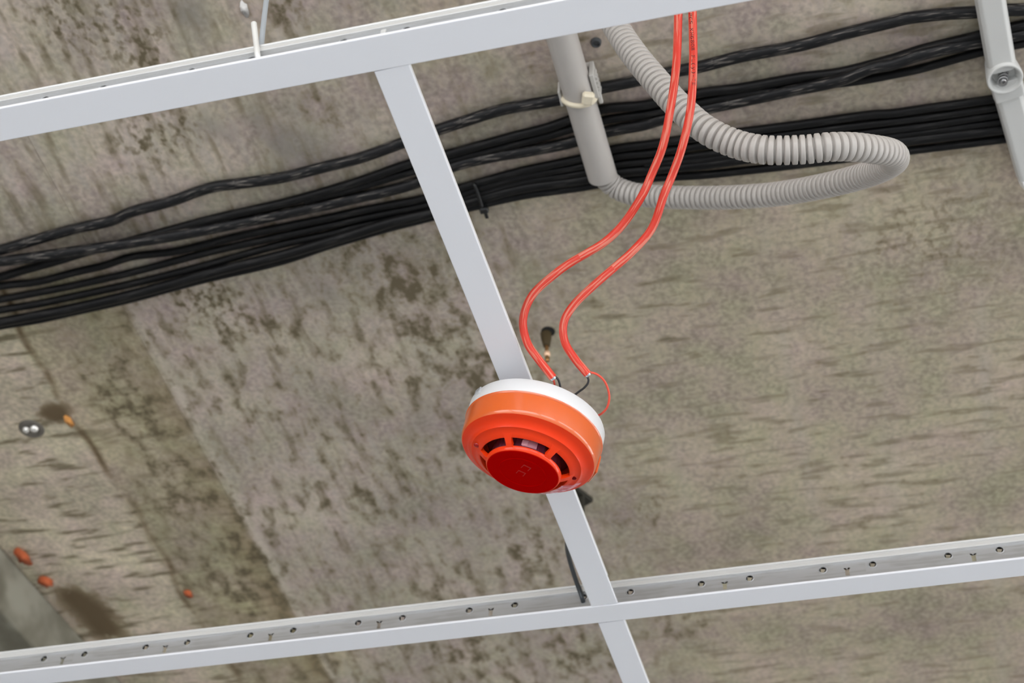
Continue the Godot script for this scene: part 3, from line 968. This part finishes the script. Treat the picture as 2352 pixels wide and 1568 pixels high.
# ---------- the detector
func detector():
	var zc := 1.185
	var pc := at_depth(1212, 1043, zc)
	var vd := ray(1212, 1043).normalized()
	var right := cam_basis.x
	var up := cam_basis.y
	var tt := right * 0.275 + up * 0.961
	tt = (tt - vd * tt.dot(vd)).normalized()
	var ct := 0.537
	var sn := sqrt(1 - ct * ct)
	var ny := vd * ct + tt * sn
	var bup := -vd * sn + tt * ct                # in the rim's plane, shows upward in the picture
	var ax := ny.cross(bup).normalized()
	if ax.dot(right) < 0:
		ax = -ax
	var az := ax.cross(ny)
	var flip := 1.0 if az.dot(bup) > 0 else -1.0
	var R := 159.5 * zc / FOCAL
	var k := R / 0.053
	var o := thing("smoke_detector", "glossy orange-red round smoke detector on a white base under the cross tee", "smoke detector", pc)
	o.basis = Basis(ax, ny, az).scaled(Vector3.ONE)
	var sc := func(p: Array) -> Array:
		var q := []
		for e in p:
			q.append([e[0] * k, e[1] * k])
		return q
	var st := mb()
	lathe(st, sc.call([[0.0515, 0.0190], [0.0532, 0.0196], [0.0538, 0.0210], [0.0538, 0.0300], [0.0530, 0.0318], [0.0515, 0.0325], [0.0, 0.0325]]), 96)
	obj("mounting_base", st, M.base_white, o)
	st = mb()
	lathe(st, sc.call([[0.0, 0.0150], [0.0520, 0.0200], [0.0538, 0.0200], [0.0545, 0.0192], [0.0543, 0.0182], [0.0538, 0.0176], [0.0531, 0.0030], [0.0527, 0.0012], [0.0518, 0.0000]]), 96)
	obj("cover_ring", st, M.cover_orange, o).set_meta("label", "lighter orange side ring")
	st = mb()
	lathe(st, sc.call([[0.0, 0.0140], [0.0515, 0.0140], [0.0522, 0.0010], [0.0518, 0.0000], [0.0505, -0.0006], [0.0480, -0.0012], [0.0450, -0.0030], [0.0434, -0.0050], [0.0430, -0.0058], [0.0424, -0.0060], [0.0412, -0.0060], [0.0380, -0.0080], [0.0358, -0.0097], [0.0350, -0.0099], [0.0344, -0.0092], [0.0336, -0.0060], [0.0330, 0.0040]]), 96)
	obj("housing", st, M.detector_red, o)
	st = mb()
	lathe(st, sc.call([[0.0, -0.0140], [0.0274, -0.0140], [0.0278, -0.0166], [0.0274, -0.01695], [0.0268, -0.0170], [0.0262, -0.0170], [0.0190, -0.0170], [0.0186, -0.0170], [0.0183, -0.0173], [0.0178, -0.0173], [0.0175, -0.0170], [0.0171, -0.0170], [0.0, -0.0170]]), 96)
	var cap := obj("cap", st, M.cap_red, o)
	st = mb()
	lathe(st, sc.call([[0.0, -0.0128], [0.0282, -0.0128], [0.0294, -0.0132], [0.0295, -0.0140], [0.0287, -0.0160], [0.0283, -0.0166], [0.0278, -0.0167]]), 96)
	obj("cap_rim", st, M.detector_red, o)
	# ribs that carry the cap
	for j in 6:
		var an := deg_to_rad(60.0 * j) * flip
		var er := Vector3(cos(an), 0, sin(an))
		var et := Vector3(-sin(an), 0, cos(an))
		st = mb()
		var rows := [[0.0405, -0.0058, 0.0052], [0.0375, -0.0084, 0.0036], [0.0350, -0.0105, 0.0028], [0.0318, -0.0130, 0.0024], [0.0288, -0.0148, 0.0026]]
		for i in rows.size() - 1:
			var p: Array = rows[i]
			var q: Array = rows[i + 1]
			var nb: Vector3 = (er * (q[1] - p[1]) - Vector3.UP * (q[0] - p[0])).normalized()
			if nb.y > 0:
				nb = -nb
			var P0: Vector3 = (er * p[0] + Vector3.UP * p[1]) * k
			var Q0: Vector3 = (er * q[0] + Vector3.UP * q[1]) * k
			var tp: Vector3 = et * p[2] * k
			var tq: Vector3 = et * q[2] * k
			var dn := Vector3.UP * 0.004 * k
			quad(st, P0 - tp, P0 + tp, Q0 + tq, Q0 - tq, nb)
			quad(st, P0 + tp, P0 + tp + dn, Q0 + tq + dn, Q0 + tq, et)
			quad(st, P0 - tp, P0 - tp + dn, Q0 - tq + dn, Q0 - tq, -et)
			quad(st, P0 - tp + dn, P0 + tp + dn, Q0 + tq + dn, Q0 - tq + dn, -nb)
		obj("rib", st, M.detector_red, o)
	st = mb()
	lathe(st, sc.call([[0.0, 0.004], [0.0325, 0.004], [0.0, 0.0041]]), 48)
	lathe(st, sc.call([[0.0235, -0.0127], [0.0235, 0.004]]), 48)
	for j in 24:
		var an := TAU * j / 24
		var er := Vector3(cos(an), 0, sin(an))
		box(st, er * 0.0242 * k + Vector3(0, -0.0045 * k, 0), er * 0.0012 * k, Vector3(0, 0.0080 * k, 0), Vector3(-er.z, 0, er.x) * 0.0009 * k)
	obj("sensing_chamber", st, M.chamber, o)
	st = mb()
	lathe(st, sc.call([[0.0272, -0.0127], [0.0272, 0.003], [0.0266, 0.003], [0.0266, -0.0127]]), 64)
	obj("clear_sleeve", st, M.sleeve, o).set_meta("label", "clear plastic ring behind the vents")
	st = mb()
	lathe(st, sc.call([[0.0262, -0.0105], [0.0270, -0.0100], [0.0271, -0.0050], [0.0262, -0.0035]]), 14, Basis.IDENTITY, Vector3.ZERO, deg_to_rad(79.0) * flip, deg_to_rad(103.0) * flip)
	var wa := deg_to_rad(99.0) * flip
	var we2 := Vector3(cos(wa), 0, sin(wa))
	box(st, we2 * 0.0268 * k + Vector3(0, -0.0078 * k, 0), we2 * 0.0006, Vector3(0, 0.0024, 0), Vector3(-we2.z, 0, we2.x) * 0.0024, 0.0003)
	obj("optical_insert", st, M.insert, o).set_meta("label", "pale shiny insert seen through the vent")
	# indicator dome and a screw recess on the face
	for q in [[174.0, 0.0392, -0.0072, 0.0024, "indicator_lamp", M.lens], [-3.0, 0.0385, -0.0078, 0.0024, "screw_recess", M.chamber]]:
		var an: float = deg_to_rad(q[0]) * flip
		st = mb()
		var dome := []
		for j in 7:
			var a2 := PI / 2 * j / 6
			dome.append([q[3] * cos(a2), q[2] - q[3] * (0.7 * sin(a2) if q[4] == "indicator_lamp" else 0.25 * sin(a2))])
		dome.reverse()
		lathe(st, sc.call(dome), 20, Basis.IDENTITY, Vector3(cos(an), 0, sin(an)) * q[1] * k)
		obj(q[4], st, q[5], o)
	# faint raised mark in the middle of the cap
	st = mb()
	var inv := o.transform.affine_inverse()
	var loc := func(u: float, v: float) -> Vector3:
		var cpt := pc - ny * 0.0170 * k
		var dd := ray(u, v)
		var e := Vector3(0, EYE, 0)
		var tl := (cpt - e).dot(ny) / dd.dot(ny)
		return inv * (e + dd * tl)
	for q in [[1203.5, 1067.5, 1219, 1075], [1191.5, 1080, 1207, 1087]]:
		var p0: Vector3 = loc.call(q[0], q[1])
		var p1: Vector3 = loc.call(q[2], q[3])
		var dl := (p1 - p0)
		var w := Vector3(dl.z, 0, -dl.x).normalized()
		if w.dot(Vector3(0, 0, 1)) * flip > 0:
			w = -w
		box(st, (p0 + p1) / 2, dl / 2, Vector3(0, 0.0001, 0), w * 0.0006)
		box(st, p0 + w * 0.0022, w * 0.0028, Vector3(0, 0.0001, 0), dl.normalized() * 0.0003)
		box(st, p1 + w * 0.0022, w * 0.0028, Vector3(0, 0.0001, 0), dl.normalized() * 0.0003)
	obj("emblem", st, M.emblem, cap)
	# tabs: a clear one at the base's left, one of the housing at lower right
	st = mb()
	var ta := deg_to_rad(157.0) * flip
	var er2 := Vector3(cos(ta), 0, sin(ta))
	box(st, er2 * 0.0535 * k + Vector3(0, 0.0285 * k, 0), er2 * 0.0012, Vector3(0, 0.003, 0), Vector3(-er2.z, 0, er2.x) * 0.004, 0.0005)
	obj("locking_tab", st, M.clear, o)
	st = mb()
	var tb := deg_to_rad(-12.0) * flip
	var er3 := Vector3(cos(tb), 0, sin(tb))
	box(st, er3 * 0.0535 * k + Vector3(0, 0.011 * k, 0), er3 * 0.0010, Vector3(0, 0.0080, 0), Vector3(-er3.z, 0, er3.x) * 0.009, 0.0006)
	obj("grip_tab", st, M.cover_orange, o)
	film(o, k, flip)
	print("detector: radius ", R, " top ", pc.y + 0.0325 * k * ny.y - GY + 0.0538 * k * sqrt(1 - ny.y * ny.y), " tilt ", rad_to_deg(acos(ny.y)))

# a scrap of crinkled clear film clinging to the lower right of the face
func film(o: Node3D, k: float, flip: float):
	var f := noise(1.0, 2, 77)
	var st := mb()
	var rows := [[0.0325, -0.0128], [0.0350, -0.0110], [0.0385, -0.0090], [0.0420, -0.0072], [0.0440, -0.0046], [0.0462, -0.0032], [0.0478, -0.0022]]
	var grid := []
	for i in rows.size():
		var row := []
		for j in 25:
			var an := deg_to_rad(lerpf(-16.0, -72.0, j / 24.0)) * flip
			var w := f.get_noise_2d(j * 0.42, i * 0.55)
			var r: float = rows[i][0] + 0.0006 * w
			row.append(Vector3(cos(an) * r, rows[i][1] - 0.0003 - 0.0008 * absf(w), sin(an) * r) * k)
		grid.append(row)
	for i in rows.size() - 1:
		for j in 24:
			var a: Vector3 = grid[i][j]
			var b: Vector3 = grid[i][j + 1]
			var c: Vector3 = grid[i + 1][j + 1]
			var d: Vector3 = grid[i + 1][j]
			var n := (c - a).cross(d - b).normalized()
			if n.y > 0:
				n = -n
			tri(st, a, b, c, n, n, n)
			tri(st, a, c, d, n, n, n)
	obj("clear_film", st, M.film, o).set_meta("label", "crinkled clear plastic film")

# ---------- red cables down to the detector
func red_cables():
	var r := 0.0031
	var left := [[1565, -110, 1.12], [1561, -20, 1.13], [1558, 30, 1.135], [1553, 153, 1.14], [1540, 249, 1.145], [1522, 337, 1.15], [1496, 402, 1.155], [1477, 445, 1.155], [1431, 515, 1.16], [1390, 555, 1.16], [1352, 579, 1.16], [1314, 601, 1.16], [1277, 627, 1.16], [1224, 676, 1.16], [1206, 712, 1.16], [1201, 745, 1.16], [1212, 789, 1.16], [1237, 825, 1.16], [1256, 849, 1.16], [1270, 867, 1.16]]
	var rightc := [[1586, -110, 1.12], [1589, -20, 1.13], [1590.5, 30, 1.135], [1592, 153, 1.14], [1586, 250, 1.145], [1567, 337, 1.15], [1544, 402, 1.155], [1526, 445, 1.155], [1497, 525, 1.16], [1452, 578, 1.16], [1402, 622, 1.16], [1354, 664, 1.16], [1319, 699, 1.16], [1298, 731, 1.16], [1293, 758, 1.16], [1299, 790, 1.16], [1323, 827, 1.16], [1338, 845, 1.16], [1350, 859, 1.16]]
	for j in 2:
		var src: Array = left if j == 0 else rightc
		var ctrl := []
		for q in src:
			ctrl.append(at_depth(q[0], q[1], q[2]))
		ctrl.push_front(at_depth(1570 + 22 * j, -240, 1.17))
		ctrl.push_front(on_plane(1580 + 24 * j, -390, SH - 0.004))
		var c := thing("fire_alarm_cable", ["red fire alarm cable, left one of the pair, with pale scuffs down its right side", "red fire alarm cable, right one of the pair, with black printing along it"][j], "cable", Vector3.ZERO, "red cables feeding the detector")
		var st := mb()
		var path := smooth_path(ctrl, 7)
		tube(st, path, r, 20)
		obj("sheath", st, M.red_sheath, c)
		var e: Vector3 = path[path.size() - 1]
		var d: Vector3 = (e - path[path.size() - 3]).normalized()
		st = mb()
		tube(st, [e - d * 0.001, e + d * 0.0008, e + d * 0.0016], [r * 0.86, r * 0.84, r * 0.6], 14)
		obj("foil_screen", st, M.foil, c)
		var wires := [[[[1268, 869], [1272, 875], [1273.5, 882], [1272.5, 892]], M.red_wire, "red_conductor"], [[[1274, 864], [1281, 870], [1285, 879], [1287, 891], [1287, 902]], M.black_wire, "black_conductor"]]
		if j == 1:
			wires = [[[[1352, 857], [1359, 855.5], [1372, 860], [1386, 872], [1395, 889], [1399.5, 912], [1395, 934], [1385, 947], [1374, 954], [1366, 957]], M.red_wire, "red_conductor"], [[[1348, 863], [1351.5, 871], [1350, 880], [1342, 890], [1330, 899], [1318, 908], [1308, 915]], M.black_wire, "black_conductor"]]
		for w in wires:
			var pts := []
			var n: int = w[0].size()
			for i in n:
				pts.append(at_depth(w[0][i][0], w[0][i][1], 1.16 + (0.012 * i / (n - 1.0) if j == 0 else 0.034 * pow(i / (n - 1.0), 2.0))))
			st = mb()
			tube(st, smooth_path(pts, 6), 0.00085, 12)
			obj(w[2], st, w[1], c)
		if j == 1:
			lettering(c, path, r)

# printed words wrapped on the cable: type set flat, then bent along the path
func lettering(parent: Node, path: Array, r: float):
	var tm := TextMesh.new()
	var f := SystemFont.new()
	f.font_names = PackedStringArray(["Droid Sans Mono"])
	tm.font = f
	tm.font_size = 24
	tm.pixel_size = 0.0028 / 24.0 * 1.25
	tm.depth = 0.0
	tm.curve_step = 2.0
	tm.text = "PCS KH6808 FL(y)-TE"
	var arr := tm.get_mesh_arrays()
	var vs: PackedVector3Array = arr[Mesh.ARRAY_VERTEX]
	var ix: PackedInt32Array = arr[Mesh.ARRAY_INDEX]
	if vs.is_empty():
		return
	var lo := vs[0].x
	var hi := vs[0].x
	for p in vs:
		lo = minf(lo, p.x)
		hi = maxf(hi, p.x)
	var fr := frames(path)
	var len_at := [0.0]
	for i in path.size() - 1:
		len_at.append(len_at[i] + (path[i] as Vector3).distance_to(path[i + 1]))
	# start and end measured along the cable
	var s0 := 0.0
	var s1 := 0.0
	for i in path.size():
		var q: Vector3 = cam_basis.inverse() * (path[i] - Vector3(0, EYE, 0))
		var v := IMG_H / 2 - FOCAL * q.y / -q.z
		if v < 34:
			s0 = len_at[i]
		if v < 200:
			s1 = len_at[i]
	var bent := func(p: Vector3) -> Array:
		var t := (p.x - lo) / (hi - lo)
		var s: float = lerpf(s0, s1, t)
		var i := 0
		while i < path.size() - 2 and len_at[i + 1] < s:
			i += 1
		var w: float = (s - len_at[i]) / maxf(len_at[i + 1] - len_at[i], 1e-6)
		var c: Vector3 = (path[i] as Vector3).lerp(path[i + 1], w)
		var tg: Vector3 = fr[i][0]
		var toward := (Vector3(0, EYE, 0) - c)
		toward = (toward - tg * toward.dot(tg)).normalized()
		var lat := tg.cross(toward)
		var an := p.y / r + lerpf(-0.55, 0.35, t)
		var nd := toward * cos(an) - lat * sin(an)
		return [c + nd * (r + 0.00008), nd]
	var st := mb()
	for i in range(0, ix.size(), 3):
		var a = bent.call(vs[ix[i]])
		var b = bent.call(vs[ix[i + 1]])
		var c = bent.call(vs[ix[i + 2]])
		tri(st, a[0], b[0], c[0], a[1], b[1], c[1])
	obj("printing", st, M.ink, parent).set_meta("label", "black printed lettering")

# ---------- small things fixed in the slab
func lump(label: String, c: Vector3, r: Vector3, m: Material, sd: int, called := "foam_crumb"):
	var st := mb()
	var f := noise(1.2, 2, sd)
	var seg := 14
	var pts := []
	for i in 9:
		var row := []
		for j in seg + 1:
			var th := PI * i / 8
			var ph := TAU * (j % seg) / seg
			var d := Vector3(sin(th) * cos(ph), cos(th), sin(th) * sin(ph))
			var s := 1.0 + 0.55 * f.get_noise_3dv(d * 1.3 + Vector3(sd, 0, 0))
			row.append(c + d * r * s)
		pts.append(row)
	for i in 8:
		for j in seg:
			var a: Vector3 = pts[i][j]
			var b: Vector3 = pts[i][j + 1]
			var e: Vector3 = pts[i + 1][j + 1]
			var g: Vector3 = pts[i + 1][j]
			tri(st, a, b, e, (a - c).normalized(), (b - c).normalized(), (e - c).normalized())
			tri(st, a, e, g, (a - c).normalized(), (e - c).normalized(), (g - c).normalized())
	var o := obj(called, st, m)
	tag(o, label, "debris", "crumbs stuck to the slab")

func slab_fittings():
	# stud hanging from a drilled hole behind the red cables
	var t := thing("anchor_bolt", "rusty brass anchor stud hanging from the slab between the two red cables", "bolt")
	var p := on_plane(1254, 766, SH)
	var st := mb()
	lathe(st, [[0.0, -0.001], [0.0062, -0.0005], [0.0060, -0.006], [0.0048, -0.014], [0.0036, -0.0195], [0.0026, -0.020]], 24, Basis.from_euler(Vector3(0.05, 0, 0.06)), p)
	obj("sleeve", st, M.rust, t)
	st = mb()
	lathe(st, [[0.0, -0.0430], [0.0018, -0.0428], [0.0026, -0.0415], [0.0027, -0.0370], [0.0022, -0.0350], [0.0022, -0.018]], 24, Basis.from_euler(Vector3(0.05, 0, 0.06)), p)
	obj("stud", st, M.brass, t)
	st = mb()
	var tip := Basis.from_euler(Vector3(0.05, 0, 0.06)) * Vector3(0, -0.0315, 0)
	lathe(st, [[0.0, -0.0045], [0.0020, -0.0040], [0.0034, -0.0024], [0.0038, 0.0], [0.0034, 0.0024], [0.0022, 0.0036]], 24, Basis.IDENTITY, p + tip)
	obj("nut", st, mat(Color(0.93, 0.77, 0.64), 0.3, 0.3), t).set_meta("label", "bright copper-coloured nut")
	st = mb()
	lathe(st, [[0.0, -0.0006], [0.0072, -0.0006], [0.0077, 0.0]], 24, Basis.IDENTITY, p + Vector3(0.003, 0, 0.0025))
	obj("drilled_rim", st, M.hole, t)
	# shiny plug at the left
	t = thing("metal_plug", "shiny metal plug set in the slab at the left below the black cables", "anchor")
	p = on_plane(72, 985, SH)
	st = mb()
	lathe(st, [[0.0, 0.0004], [0.0095, -0.0004], [0.0118, -0.0016], [0.0140, -0.0012], [0.0158, 0.0006]], 28, Basis.IDENTITY, p)
	obj("recess", st, mat(Color(0.42, 0.40, 0.37), 0.5, 0.3), t)
	st = mb()
	for q in [[-0.0062, 0.0046], [0.0048, 0.0054]]:
		lathe(st, [[0.0, -q[1] * 1.05], [q[1] * 0.5, -q[1] * 0.92], [q[1] * 0.85, -q[1] * 0.55], [q[1], 0.0]], 20, Basis.IDENTITY, p + Vector3(q[0], -0.0004, 0.001))
	obj("metal_face", st, M.chrome, t)
	# open drill hole by the conduit
	t = thing("plastic_anchor", "dark grey wall plug in a small drill hole right of the conduit pipe", "anchor")
	p = on_plane(1369, 97, SH)
	st = mb()
	lathe(st, [[0.0, -0.001], [0.0026, -0.001], [0.0036, -0.003], [0.0048, -0.0022], [0.0052, 0.0006]], 20, Basis.IDENTITY, p)
	obj("plug_collar", st, mat(Color(0.26, 0.27, 0.28), 0.6), t)
	# crumbs of foam and mortar in the joints
	lump("orange crumb at the upper end of the joint along the dark beam", on_plane(52, 1278, SH - 0.002), Vector3(0.008, 0.003, 0.018), M.foam, 3)
	lump("orange crumb further down the joint along the dark beam", on_plane(104, 1336, SH - 0.002), Vector3(0.009, 0.003, 0.011), M.foam, 8)
	lump("small orange crumb just above the lower runner at the left", on_plane(432, 1363, SH - 0.001), Vector3(0.005, 0.002, 0.008), M.foam, 13)
	lump("yellowish crumb in the crack right of the shiny metal plug", on_plane(158, 967, SH - 0.001), Vector3(0.004, 0.002, 0.010), M.foam_pale, 17)
	lump("white plaster fleck left of the pale hanger wire at the top edge", on_plane(561, 21, SH - 0.001), Vector3(0.0036, 0.0015, 0.0075), M.paint, 23, "plaster_fleck")
